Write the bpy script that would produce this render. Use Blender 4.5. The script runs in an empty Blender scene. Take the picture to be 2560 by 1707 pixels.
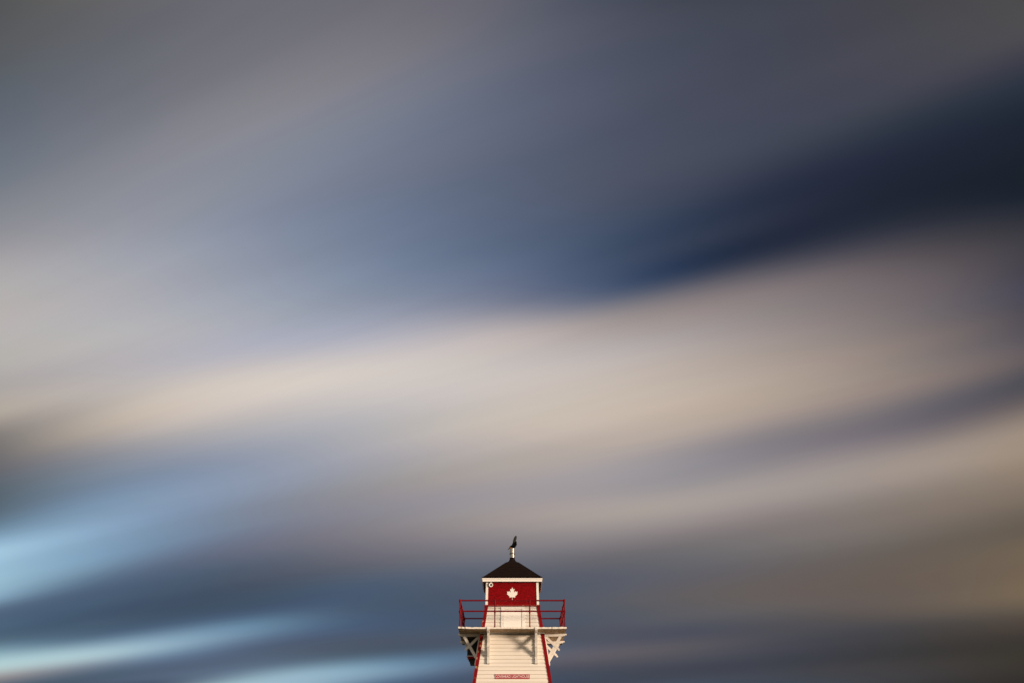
import bpy, bmesh, math, random
from mathutils import Vector, Matrix
random.seed(7)
R = math.radians
scene = bpy.context.scene
col = scene.collection

# ------------------------------------------------------------------ camera
AX, AY = 0.010, 40.885            # axis of the lighthouse on the ground
CZ = 1.2                          # eye height of the tripod
cam_d = bpy.data.cameras.new("camera")
cam = bpy.data.objects.new("camera", cam_d)
col.objects.link(cam)
cam.location = (0, 0, CZ)
cam.rotation_euler = (R(90 + 23.64), 0, 0)
cam_d.sensor_width = 36.0
cam_d.lens = 36.0 * 2770.0 / 2560.0
cam_d.clip_start = 0.1
cam_d.clip_end = 20000
scene.camera = cam
scene.view_settings.view_transform = 'Standard'
scene.view_settings.look = 'None'
scene.view_settings.exposure = 0.4
scene.view_settings.gamma = 1.0

# ------------------------------------------------------------------ sun
SUN_AZ, SUN_EL = 56.5, 2.4        # degrees from the front wall's normal, above the horizon
S = Vector((math.sin(R(SUN_AZ)) * math.cos(R(SUN_EL)), -math.cos(R(SUN_AZ)) * math.cos(R(SUN_EL)), math.sin(R(SUN_EL))))
sd = bpy.data.lights.new("sun", 'SUN')
sd.energy = 4.6
sd.angle = R(12.0)                 # a minutes-long exposure: the sun moved while the shutter was open
sd.color = (1.0, 0.785, 0.58)
sun = bpy.data.objects.new("sun", sd)
col.objects.link(sun)
sun.rotation_euler = S.to_track_quat('Z', 'Y').to_euler()

# ------------------------------------------------------------------ sky
# A deck of cloud drawn out by the wind over a long exposure.  W is where the wind blows
# from; every streak is a line through that point of the horizon, so the deck is described
# by u (angle from W along the streaks) and v (elevation across them).
# one row per step of v, one triple per step of u: square roots of linear red, green, blue, in thousandths
CLOUD = [
    [770, 957, 990, 711, 885, 927, 651, 813, 857, 591, 741, 787, 536, 672, 718, 485, 608, 655, 439, 551, 599, 398, 501, 550, 359, 455, 508, 321, 412, 472, 286, 374, 442, 258, 342, 417, 241, 318, 395, 239, 303, 377, 245, 294, 361, 248, 280, 335, 238, 254, 293, 216, 219, 243, 187, 182, 197, 158, 150, 164, 135, 126, 142, 119, 109, 125, 109, 96, 110, 101, 84, 94],
    [697, 864, 906, 675, 839, 882, 648, 808, 853, 614, 768, 815, 572, 717, 765, 522, 656, 706, 467, 587, 638, 408, 514, 566, 348, 439, 494, 294, 373, 432, 256, 326, 390, 235, 303, 374, 229, 299, 376, 232, 299, 376, 239, 295, 365, 250, 286, 342, 252, 266, 305, 225, 225, 243, 189, 182, 186, 169, 161, 165, 151, 142, 147, 142, 128, 132, 134, 115, 115, 123, 102, 97],
    [613, 758, 803, 633, 785, 830, 645, 802, 847, 640, 799, 845, 613, 768, 818, 564, 709, 763, 498, 627, 684, 418, 528, 585, 333, 421, 478, 262, 329, 388, 222, 274, 333, 214, 262, 326, 223, 282, 357, 232, 303, 385, 230, 291, 362, 240, 280, 334, 265, 275, 315, 231, 230, 244, 193, 189, 186, 187, 179, 173, 174, 160, 150, 170, 149, 137, 159, 135, 119, 147, 121, 101],
    [508, 627, 677, 578, 714, 762, 637, 789, 834, 669, 832, 878, 664, 830, 879, 618, 776, 832, 534, 674, 737, 425, 540, 606, 311, 395, 460, 224, 283, 343, 189, 229, 287, 204, 225, 277, 229, 267, 333, 247, 317, 404, 222, 280, 345, 217, 257, 302, 228, 249, 282, 227, 234, 254, 230, 223, 231, 218, 204, 197, 209, 190, 170, 196, 171, 138, 182, 155, 121, 175, 144, 111],
    [380, 470, 527, 501, 616, 668, 614, 755, 802, 697, 860, 905, 725, 901, 948, 686, 861, 916, 570, 723, 793, 415, 532, 616, 282, 362, 442, 203, 254, 314, 178, 226, 291, 220, 221, 268, 244, 252, 298, 247, 269, 321, 249, 264, 307, 249, 256, 290, 246, 242, 260, 246, 233, 238, 232, 221, 216, 222, 210, 194, 208, 193, 163, 195, 177, 135, 202, 173, 131, 215, 176, 130],
    [243, 303, 367, 393, 483, 540, 556, 678, 729, 706, 863, 908, 786, 968, 990, 761, 952, 990, 595, 763, 835, 354, 469, 577, 252, 334, 440, 250, 304, 369, 243, 296, 360, 233, 280, 347, 228, 256, 308, 224, 237, 280, 221, 232, 272, 217, 227, 262, 211, 220, 247, 200, 207, 223, 198, 195, 196, 199, 189, 181, 203, 190, 179, 207, 185, 164, 236, 200, 158, 266, 218, 158],
    [128, 162, 231, 262, 322, 389, 436, 530, 590, 664, 800, 849, 832, 990, 990, 782, 967, 990, 571, 746, 819, 241, 338, 459, 228, 294, 397, 235, 280, 363, 241, 264, 327, 254, 266, 311, 268, 273, 309, 278, 285, 322, 272, 278, 315, 253, 258, 297, 239, 241, 272, 234, 230, 247, 237, 227, 222, 248, 227, 211, 262, 224, 205, 271, 223, 197, 296, 246, 195, 322, 265, 191],
    [69, 86, 156, 146, 185, 261, 259, 317, 391, 501, 594, 651, 836, 990, 990, 584, 700, 784, 535, 649, 725, 526, 637, 707, 440, 550, 640, 339, 406, 495, 339, 362, 423, 375, 356, 385, 381, 356, 380, 364, 339, 355, 328, 314, 334, 285, 281, 308, 257, 259, 288, 245, 248, 271, 259, 250, 257, 284, 264, 252, 314, 287, 252, 349, 306, 252, 370, 311, 239, 376, 308, 222],
    [76, 84, 153, 123, 165, 241, 146, 180, 271, 164, 183, 260, 370, 440, 502, 554, 675, 728, 579, 718, 786, 492, 634, 729, 369, 500, 611, 322, 434, 550, 307, 378, 471, 286, 323, 391, 273, 287, 338, 249, 269, 326, 247, 265, 318, 273, 274, 308, 297, 287, 299, 331, 305, 294, 375, 333, 301, 409, 357, 305, 436, 372, 304, 465, 392, 302, 436, 364, 270, 412, 340, 245],
    [136, 152, 225, 218, 282, 341, 311, 355, 428, 326, 387, 471, 322, 387, 477, 319, 383, 471, 298, 368, 444, 261, 326, 392, 238, 282, 342, 251, 274, 324, 268, 279, 319, 287, 290, 328, 300, 306, 348, 314, 319, 354, 331, 330, 352, 345, 338, 343, 357, 335, 330, 364, 329, 316, 369, 331, 309, 386, 340, 299, 420, 360, 287, 447, 375, 278, 447, 372, 275, 432, 359, 261],
    [256, 336, 425, 284, 340, 400, 240, 314, 381, 269, 317, 392, 292, 334, 413, 304, 360, 435, 286, 329, 388, 272, 299, 349, 282, 312, 372, 280, 318, 385, 272, 315, 386, 270, 314, 382, 290, 317, 365, 320, 327, 353, 348, 334, 341, 369, 338, 332, 373, 334, 320, 371, 331, 309, 382, 335, 303, 394, 341, 298, 402, 345, 296, 415, 354, 293, 432, 364, 279, 430, 360, 264],
    [620, 527, 493, 504, 491, 513, 411, 445, 512, 367, 454, 556, 320, 407, 512, 273, 319, 406, 265, 305, 387, 270, 319, 404, 250, 309, 400, 251, 302, 378, 266, 304, 366, 295, 315, 359, 326, 329, 356, 349, 337, 347, 362, 340, 338, 363, 337, 330, 366, 335, 324, 372, 336, 318, 376, 337, 309, 387, 344, 303, 414, 362, 300, 436, 376, 297, 416, 356, 277, 413, 349, 264],
    [704, 796, 799, 681, 802, 820, 726, 842, 857, 622, 750, 809, 507, 623, 709, 395, 498, 599, 318, 415, 527, 260, 340, 447, 250, 307, 394, 267, 309, 378, 283, 315, 372, 292, 321, 375, 310, 327, 375, 326, 331, 372, 341, 335, 365, 354, 338, 352, 361, 338, 338, 363, 335, 320, 364, 332, 309, 364, 328, 298, 359, 321, 284, 353, 312, 268, 379, 329, 267, 405, 345, 269],
    [652, 788, 797, 625, 755, 792, 526, 644, 716, 477, 591, 681, 433, 559, 661, 390, 532, 640, 311, 407, 498, 259, 314, 387, 258, 310, 377, 264, 308, 374, 275, 310, 374, 296, 317, 376, 317, 330, 379, 342, 347, 381, 368, 366, 385, 398, 388, 394, 416, 398, 394, 422, 397, 384, 417, 386, 365, 402, 369, 340, 384, 349, 312, 359, 323, 280, 382, 334, 279, 416, 356, 286],
    [514, 660, 723, 346, 452, 537, 242, 320, 405, 243, 319, 411, 242, 316, 410, 231, 288, 379, 236, 294, 386, 251, 317, 412, 267, 320, 397, 289, 326, 386, 321, 338, 385, 342, 347, 384, 363, 359, 384, 380, 375, 389, 401, 393, 400, 431, 411, 414, 451, 422, 417, 461, 424, 408, 468, 422, 395, 468, 416, 380, 461, 407, 365, 455, 399, 348, 441, 383, 325, 453, 388, 316],
    [307, 391, 459, 248, 317, 390, 276, 349, 424, 241, 301, 370, 231, 285, 350, 239, 297, 362, 248, 312, 391, 264, 323, 407, 289, 334, 408, 331, 356, 416, 375, 388, 432, 413, 408, 437, 445, 426, 442, 465, 436, 447, 477, 441, 446, 477, 442, 441, 477, 443, 434, 479, 446, 428, 481, 444, 415, 487, 442, 403, 494, 439, 392, 491, 430, 380, 501, 433, 368, 511, 437, 356],
    [265, 355, 433, 253, 334, 420, 220, 284, 369, 227, 281, 366, 231, 282, 360, 239, 285, 354, 268, 307, 370, 309, 337, 390, 363, 369, 403, 413, 407, 431, 461, 445, 463, 505, 480, 489, 539, 510, 513, 569, 537, 531, 586, 553, 543, 584, 548, 536, 577, 536, 524, 575, 531, 513, 575, 526, 501, 566, 514, 477, 560, 500, 444, 571, 498, 419, 570, 492, 405, 561, 478, 390],
    [288, 376, 465, 263, 338, 425, 264, 342, 427, 248, 315, 393, 253, 305, 376, 275, 309, 371, 312, 330, 383, 366, 365, 410, 420, 408, 447, 467, 447, 479, 523, 498, 512, 589, 555, 546, 645, 605, 575, 666, 622, 587, 661, 614, 583, 637, 598, 575, 621, 584, 563, 613, 570, 542, 613, 563, 526, 627, 567, 519, 618, 553, 500, 591, 523, 463, 595, 518, 439, 569, 487, 400],
    [295, 359, 435, 283, 353, 440, 261, 324, 419, 269, 336, 426, 273, 335, 415, 287, 336, 405, 346, 369, 426, 411, 409, 452, 469, 448, 471, 533, 500, 501, 601, 559, 539, 633, 588, 566, 620, 584, 578, 587, 559, 566, 548, 531, 546, 549, 526, 536, 551, 520, 524, 549, 512, 514, 531, 492, 487, 508, 469, 453, 539, 486, 448, 578, 512, 455, 576, 501, 433, 511, 440, 371],
    [572, 728, 839, 430, 553, 650, 334, 430, 517, 307, 369, 455, 327, 363, 443, 377, 390, 458, 414, 410, 461, 454, 439, 470, 504, 489, 506, 548, 533, 543, 576, 554, 566, 582, 559, 579, 588, 562, 582, 576, 559, 577, 549, 540, 561, 506, 494, 519, 463, 447, 475, 432, 410, 443, 394, 370, 410, 352, 331, 372, 339, 315, 339, 364, 326, 318, 383, 336, 307, 384, 340, 305],
    [598, 748, 822, 512, 646, 734, 455, 578, 677, 399, 490, 591, 382, 439, 534, 392, 423, 502, 430, 445, 507, 479, 481, 528, 517, 509, 547, 550, 532, 564, 583, 557, 580, 615, 584, 593, 627, 598, 603, 609, 581, 589, 571, 542, 554, 526, 500, 515, 479, 459, 474, 469, 446, 455, 440, 419, 428, 371, 361, 386, 298, 300, 337, 222, 237, 281, 178, 194, 230, 250, 235, 244],
    [602, 756, 826, 530, 677, 775, 478, 615, 732, 434, 545, 660, 419, 501, 600, 439, 489, 568, 468, 487, 545, 504, 499, 537, 546, 525, 544, 592, 560, 557, 631, 595, 569, 652, 613, 583, 663, 617, 588, 675, 622, 588, 686, 630, 586, 682, 618, 575, 663, 592, 553, 627, 555, 521, 587, 516, 485, 546, 477, 447, 479, 419, 399, 395, 349, 342, 296, 270, 284, 184, 182, 222],
    [606, 767, 866, 543, 684, 789, 494, 619, 728, 458, 563, 669, 444, 520, 614, 449, 489, 562, 480, 496, 546, 526, 528, 554, 571, 561, 564, 613, 592, 578, 644, 614, 600, 679, 637, 618, 716, 663, 628, 732, 672, 625, 724, 657, 605, 703, 636, 581, 671, 609, 553, 627, 573, 523, 566, 522, 484, 482, 449, 434, 399, 376, 384, 314, 301, 337, 229, 224, 281, 143, 149, 211],
    [688, 844, 920, 601, 745, 845, 537, 671, 787, 483, 586, 708, 464, 540, 654, 489, 544, 635, 522, 556, 626, 554, 568, 619, 599, 594, 626, 653, 629, 644, 712, 670, 658, 765, 708, 666, 780, 718, 663, 772, 708, 652, 756, 693, 639, 729, 664, 616, 688, 620, 581, 636, 568, 536, 574, 510, 485, 509, 451, 433, 420, 377, 373, 308, 286, 301, 193, 193, 230, 122, 133, 201],
    [539, 701, 807, 479, 609, 718, 464, 569, 674, 476, 569, 673, 502, 580, 678, 513, 569, 659, 534, 568, 644, 585, 594, 646, 650, 636, 658, 711, 680, 665, 756, 713, 670, 769, 723, 673, 761, 715, 669, 752, 704, 658, 724, 675, 632, 680, 632, 592, 630, 584, 549, 573, 531, 504, 509, 474, 459, 433, 406, 411, 353, 337, 362, 277, 272, 322, 201, 207, 281, 129, 139, 205],
    [353, 457, 530, 381, 475, 558, 432, 538, 641, 458, 552, 661, 468, 539, 645, 492, 543, 634, 548, 573, 639, 616, 620, 655, 667, 658, 665, 710, 688, 671, 737, 706, 684, 755, 716, 690, 768, 719, 686, 752, 699, 665, 718, 665, 636, 676, 624, 602, 618, 568, 555, 557, 509, 503, 493, 447, 449, 430, 390, 400, 365, 335, 355, 281, 264, 295, 182, 185, 223, 155, 157, 198],
    [285, 344, 387, 346, 415, 479, 394, 465, 545, 429, 495, 581, 468, 521, 603, 532, 559, 626, 597, 608, 654, 642, 647, 676, 694, 681, 691, 741, 713, 712, 776, 738, 724, 792, 746, 720, 759, 720, 702, 712, 682, 675, 662, 634, 633, 595, 569, 569, 532, 504, 503, 478, 449, 452, 436, 408, 414, 393, 364, 376, 333, 305, 322, 258, 246, 268, 219, 214, 241, 180, 178, 200],
    [254, 300, 326, 323, 376, 422, 402, 458, 520, 473, 514, 577, 535, 549, 603, 605, 607, 642, 661, 655, 671, 713, 691, 693, 757, 727, 721, 785, 753, 735, 787, 753, 726, 741, 715, 703, 702, 676, 670, 660, 624, 616, 603, 559, 544, 571, 518, 503, 538, 485, 483, 497, 447, 451, 430, 387, 395, 344, 312, 326, 268, 252, 270, 213, 208, 233, 162, 167, 194, 127, 145, 174],
    [233, 286, 314, 340, 385, 426, 427, 455, 498, 513, 520, 556, 619, 608, 620, 699, 676, 668, 740, 705, 693, 779, 745, 731, 805, 773, 747, 813, 774, 739, 777, 741, 721, 761, 716, 697, 726, 668, 645, 610, 565, 554, 516, 481, 486, 446, 419, 441, 375, 355, 378, 288, 285, 323, 226, 229, 273, 192, 200, 243, 160, 172, 213, 122, 142, 180, 85, 116, 157, 90, 118, 142],
    [277, 299, 327, 373, 376, 405, 469, 460, 482, 611, 583, 577, 748, 698, 664, 789, 736, 701, 817, 773, 742, 841, 800, 758, 827, 782, 744, 776, 742, 734, 737, 703, 710, 690, 652, 656, 508, 503, 548, 305, 347, 444, 169, 237, 352, 89, 153, 261, 75, 122, 204, 94, 122, 186, 114, 136, 193, 120, 140, 189, 108, 128, 167, 98, 122, 157, 110, 127, 152, 111, 127, 149],
    [264, 268, 294, 395, 388, 396, 585, 545, 508, 725, 665, 604, 779, 720, 667, 818, 770, 725, 834, 792, 746, 795, 755, 731, 721, 706, 733, 668, 663, 710, 608, 603, 647, 462, 479, 549, 329, 372, 473, 270, 324, 427, 233, 275, 362, 213, 242, 315, 200, 220, 283, 175, 193, 251, 148, 163, 215, 126, 142, 189, 117, 136, 181, 120, 136, 179, 116, 134, 178, 105, 126, 169],
    [228, 253, 284, 426, 414, 405, 585, 550, 521, 696, 654, 620, 774, 731, 694, 790, 750, 720, 738, 708, 713, 666, 670, 729, 618, 637, 713, 575, 588, 651, 467, 498, 576, 389, 429, 526, 344, 387, 485, 264, 313, 407, 203, 255, 345, 169, 219, 305, 145, 183, 262, 133, 161, 232, 132, 153, 220, 134, 149, 215, 133, 146, 205, 125, 141, 194, 116, 137, 181, 111, 138, 172],
    [301, 289, 302, 497, 464, 450, 626, 590, 566, 703, 667, 643, 711, 685, 681, 678, 667, 702, 645, 656, 728, 615, 636, 709, 573, 593, 653, 488, 526, 600, 427, 473, 567, 377, 428, 526, 304, 359, 457, 260, 313, 404, 240, 287, 369, 224, 258, 330, 210, 232, 296, 192, 208, 270, 176, 194, 250, 162, 186, 234, 148, 179, 225, 144, 177, 223, 148, 181, 226, 147, 178, 226],
    [554, 509, 461, 679, 635, 579, 709, 669, 628, 691, 664, 655, 670, 656, 683, 668, 665, 709, 646, 652, 693, 587, 606, 652, 508, 550, 619, 456, 507, 596, 398, 455, 551, 333, 392, 487, 303, 354, 444, 289, 328, 413, 272, 297, 373, 258, 273, 341, 252, 267, 331, 242, 260, 317, 236, 256, 307, 233, 251, 298, 232, 242, 286, 227, 230, 274, 222, 220, 266, 221, 212, 259],
    [698, 647, 571, 676, 638, 597, 648, 624, 621, 662, 643, 661, 691, 674, 689, 675, 668, 686, 612, 627, 669, 547, 583, 651, 495, 540, 623, 430, 482, 574, 370, 425, 518, 343, 390, 483, 320, 358, 449, 299, 327, 405, 284, 305, 370, 275, 296, 354, 260, 281, 339, 247, 267, 326, 241, 254, 314, 244, 247, 302, 253, 253, 298, 269, 265, 296, 281, 278, 294, 297, 295, 290],
    [625, 591, 556, 609, 589, 587, 661, 641, 641, 705, 686, 676, 691, 685, 687, 645, 656, 688, 596, 618, 673, 539, 570, 638, 470, 511, 591, 417, 464, 551, 388, 434, 525, 356, 398, 488, 325, 361, 441, 303, 335, 405, 285, 313, 379, 269, 292, 358, 260, 276, 340, 253, 264, 322, 252, 259, 309, 256, 261, 302, 259, 261, 294, 260, 260, 283, 263, 261, 273, 265, 260, 257],
    [602, 581, 566, 673, 650, 629, 703, 686, 662, 693, 685, 680, 670, 668, 692, 632, 634, 676, 564, 582, 638, 503, 536, 608, 460, 503, 585, 419, 466, 557, 376, 424, 516, 345, 387, 471, 323, 359, 437, 304, 333, 408, 287, 310, 381, 271, 290, 356, 257, 273, 333, 249, 263, 316, 244, 255, 303, 241, 248, 289, 244, 247, 279, 254, 254, 274, 263, 257, 266, 273, 263, 261],
    [673, 650, 613, 684, 671, 641, 678, 670, 664, 686, 671, 683, 655, 644, 668, 598, 605, 645, 556, 578, 635, 510, 543, 615, 452, 494, 579, 408, 450, 536, 391, 423, 500, 378, 402, 475, 358, 378, 451, 336, 355, 427, 311, 329, 397, 289, 305, 369, 268, 283, 343, 249, 262, 318, 237, 248, 299, 243, 248, 289, 254, 252, 281, 253, 247, 266, 254, 241, 252, 257, 241, 245],
    [682, 666, 629, 673, 661, 650, 704, 676, 674, 678, 657, 661, 633, 632, 655, 601, 616, 658, 543, 569, 631, 474, 510, 588, 444, 476, 554, 435, 459, 531, 417, 440, 514, 392, 416, 492, 365, 391, 466, 336, 362, 435, 310, 333, 401, 280, 302, 365, 251, 271, 331, 239, 257, 309, 245, 258, 300, 239, 250, 284, 216, 228, 256, 200, 208, 231, 211, 208, 225, 225, 212, 223],
    [707, 679, 643, 724, 685, 666, 686, 661, 646, 650, 646, 653, 619, 627, 660, 558, 575, 627, 508, 531, 593, 489, 511, 573, 473, 496, 558, 445, 474, 542, 416, 450, 521, 390, 425, 499, 365, 396, 468, 343, 368, 436, 312, 333, 399, 285, 301, 363, 272, 284, 338, 257, 269, 315, 222, 238, 280, 163, 189, 232, 132, 163, 204, 145, 166, 198, 167, 175, 201, 189, 186, 204],
    [724, 689, 643, 691, 663, 630, 668, 659, 650, 648, 641, 658, 587, 588, 624, 548, 557, 598, 531, 545, 588, 500, 522, 570, 474, 501, 556, 463, 487, 544, 448, 468, 526, 427, 444, 503, 400, 415, 474, 367, 379, 437, 337, 344, 399, 305, 312, 360, 259, 271, 315, 193, 214, 259, 106, 135, 182, 88, 121, 170, 92, 126, 173, 110, 138, 178, 133, 151, 184, 156, 164, 190],
    [739, 702, 654, 700, 681, 652, 679, 656, 655, 600, 588, 611, 546, 550, 586, 524, 537, 578, 501, 518, 566, 490, 507, 557, 487, 500, 550, 475, 487, 537, 456, 468, 520, 434, 445, 498, 405, 414, 466, 372, 379, 429, 326, 338, 388, 266, 288, 344, 204, 237, 306, 152, 192, 277, 103, 139, 209, 81, 116, 175, 83, 117, 168, 96, 126, 171, 113, 136, 176, 131, 147, 180],
    [739, 694, 656, 710, 670, 652, 603, 580, 594, 534, 537, 568, 515, 525, 562, 504, 513, 552, 502, 507, 544, 502, 503, 538, 496, 495, 528, 487, 482, 511, 473, 464, 491, 449, 440, 467, 419, 413, 444, 375, 376, 415, 330, 338, 387, 314, 321, 377, 288, 300, 367, 204, 231, 311, 142, 175, 251, 109, 142, 208, 97, 130, 186, 99, 129, 179, 106, 133, 177, 115, 138, 177],
    [679, 638, 622, 613, 583, 588, 526, 527, 552, 509, 517, 546, 494, 500, 534, 487, 491, 527, 482, 486, 520, 478, 479, 510, 471, 469, 497, 460, 455, 484, 443, 439, 471, 421, 417, 452, 392, 389, 429, 368, 366, 408, 368, 360, 398, 362, 353, 392, 321, 321, 376, 254, 268, 334, 193, 216, 285, 151, 179, 244, 127, 156, 214, 116, 144, 197, 112, 140, 187, 110, 137, 180],
    [584, 564, 572, 530, 525, 543, 495, 506, 528, 462, 477, 510, 445, 462, 500, 441, 456, 493, 441, 450, 485, 436, 440, 472, 428, 427, 459, 420, 417, 450, 410, 407, 439, 395, 391, 422, 380, 377, 407, 375, 370, 398, 377, 369, 399, 370, 360, 394, 336, 332, 376, 288, 292, 346, 237, 250, 309, 194, 214, 273, 163, 186, 243, 142, 167, 221, 128, 155, 204, 117, 144, 190],
    [492, 499, 525, 450, 470, 503, 413, 443, 483, 397, 431, 475, 403, 429, 470, 408, 423, 462, 405, 412, 447, 401, 402, 436, 404, 405, 436, 402, 402, 432, 390, 389, 419, 382, 381, 413, 389, 385, 420, 395, 387, 418, 387, 378, 407, 372, 363, 394, 345, 339, 375, 309, 309, 352, 269, 276, 324, 230, 244, 296, 197, 216, 268, 171, 193, 245, 151, 175, 225, 133, 159, 207],
    [415, 446, 486, 387, 427, 472, 361, 409, 458, 376, 412, 456, 381, 405, 448, 380, 394, 432, 383, 391, 425, 389, 395, 426, 388, 392, 419, 382, 384, 413, 386, 386, 420, 406, 401, 439, 406, 399, 434, 403, 394, 424, 392, 382, 409, 374, 365, 393, 351, 345, 375, 323, 320, 356, 291, 294, 334, 259, 267, 311, 228, 241, 288, 201, 218, 266, 177, 198, 246, 155, 179, 228],
    [357, 405, 453, 351, 400, 449, 354, 398, 447, 354, 390, 438, 351, 377, 420, 357, 375, 412, 365, 377, 407, 369, 374, 399, 369, 371, 402, 381, 380, 416, 401, 397, 436, 412, 405, 439, 413, 405, 433, 407, 397, 421, 394, 384, 407, 377, 368, 392, 356, 350, 375, 333, 329, 359, 308, 308, 341, 280, 285, 323, 253, 262, 304, 228, 241, 285, 204, 221, 267, 181, 202, 250],
    [316, 373, 426, 321, 373, 424, 323, 370, 419, 320, 358, 406, 328, 357, 395, 340, 358, 386, 349, 355, 377, 354, 356, 385, 371, 371, 400, 399, 394, 412, 413, 404, 420, 418, 407, 423, 416, 405, 421, 408, 397, 413, 395, 385, 402, 380, 371, 389, 361, 354, 375, 341, 337, 361, 320, 318, 346, 297, 299, 331, 274, 280, 316, 251, 261, 301, 229, 242, 286, 208, 225, 271],
    [286, 346, 400, 294, 346, 394, 299, 344, 387, 304, 340, 378, 318, 340, 364, 330, 337, 352, 338, 340, 359, 359, 359, 368, 397, 390, 364, 414, 404, 375, 420, 408, 391, 420, 407, 400, 416, 403, 403, 407, 396, 400, 396, 385, 393, 382, 372, 384, 366, 358, 373, 348, 343, 362, 330, 327, 350, 311, 311, 338, 291, 294, 326, 271, 278, 314, 252, 262, 302, 234, 247, 290],
    [263, 320, 373, 272, 319, 364, 283, 320, 352, 298, 321, 337, 309, 315, 323, 313, 317, 330, 334, 335, 336, 370, 363, 327, 400, 388, 329, 414, 401, 345, 419, 405, 362, 419, 404, 376, 414, 400, 383, 407, 394, 385, 396, 385, 383, 384, 374, 378, 370, 362, 371, 354, 348, 362, 338, 335, 354, 322, 321, 344, 305, 307, 335, 289, 293, 326, 273, 279, 316, 257, 266, 307],
    [244, 295, 346, 253, 294, 335, 263, 292, 322, 273, 289, 308, 279, 285, 303, 294, 299, 311, 323, 322, 306, 355, 348, 306, 384, 373, 310, 403, 389, 323, 412, 397, 339, 415, 399, 353, 412, 397, 363, 406, 392, 370, 397, 385, 372, 386, 375, 371, 373, 365, 367, 360, 353, 362, 346, 341, 356, 332, 329, 350, 318, 317, 343, 304, 306, 336, 291, 295, 329, 278, 284, 322],
    [228, 272, 319, 234, 268, 309, 239, 264, 299, 243, 259, 292, 248, 259, 291, 267, 274, 292, 302, 302, 289, 336, 330, 290, 366, 355, 296, 389, 374, 306, 402, 387, 319, 409, 392, 333, 409, 393, 345, 405, 390, 354, 397, 384, 360, 388, 376, 363, 377, 367, 364, 365, 357, 362, 353, 347, 358, 340, 337, 354, 329, 327, 349, 317, 317, 345, 307, 308, 340, 297, 300, 335],
    [214, 249, 292, 214, 243, 286, 214, 237, 281, 216, 235, 278, 226, 240, 277, 248, 256, 276, 281, 282, 275, 316, 310, 278, 348, 337, 283, 373, 359, 292, 392, 376, 303, 402, 385, 315, 405, 389, 328, 404, 388, 340, 398, 384, 349, 389, 378, 356, 380, 370, 360, 369, 361, 361, 359, 353, 360, 349, 344, 358, 339, 336, 356, 330, 328, 353, 322, 321, 350, 314, 314, 347],
]
U0, U1, V0, V1, NU, NV = 0.5288061, 1.5227988, 0.2987681, 1.0597070, 24, 54
def sky_colour(i, k):
    s = CLOUD[i]
    return (s[k * 3] / 1000.0, s[k * 3 + 1] / 1000.0, s[k * 3 + 2] / 1000.0, 1.0)
world = bpy.data.worlds.new("World")
scene.world = world
world.use_nodes = True
nt = world.node_tree
for n in list(nt.nodes):
    nt.nodes.remove(n)
N, L = nt.nodes.new, nt.links.new
def wmath(op, a, b=None, c=None):
    n = N('ShaderNodeMath'); n.operation = op
    for i, v in enumerate((a, b, c)):
        if v is None: continue
        if isinstance(v, (int, float)): n.inputs[i].default_value = v
        else: L(v, n.inputs[i])
    return n.outputs[0]
def wvec(op, a, b=None, c=None):
    n = N('ShaderNodeVectorMath'); n.operation = op
    for i, v in enumerate((a, b, c)):
        if v is None: continue
        if isinstance(v, (tuple, list)): n.inputs[i].default_value = v
        else: L(v, n.inputs[i])
    return n.outputs['Value'] if op in ('DOT_PRODUCT', 'LENGTH') else n.outputs[0]
tc = N('ShaderNodeTexCoord')
d = wvec('NORMALIZE', tc.outputs['Generated'])
Wd = Vector((-.818, .575, 0)).normalized()
u = wmath('ARCCOSINE', wvec('DOT_PRODUCT', d, tuple(Wd)))
sep = N('ShaderNodeSeparateXYZ'); L(d, sep.inputs[0])
v = wmath('ARCTAN2', sep.outputs['Z'], wvec('DOT_PRODUCT', d, (Wd.y, -Wd.x, 0)))
v = wmath('POWER', wmath('MAXIMUM', v, 0.0), 0.5)
tu = wmath('DIVIDE', wmath('SUBTRACT', u, U0), U1 - U0)
tu = wmath('MINIMUM', wmath('MAXIMUM', tu, 0.0), 1.0)
tv = wmath('MULTIPLY', wmath('SUBTRACT', v, V0), (NV - 1) / (V1 - V0))
tv = wmath('MINIMUM', wmath('MAXIMUM', tv, 0.0), NV - 1.0)
cv = N('ShaderNodeCombineXYZ')
for i in range(3): L(tv, cv.inputs[i])
rowids = list(range(-1, NV + 1))
while len(rowids) % 3: rowids.append(rowids[-1] + 1)
acc = None
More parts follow.
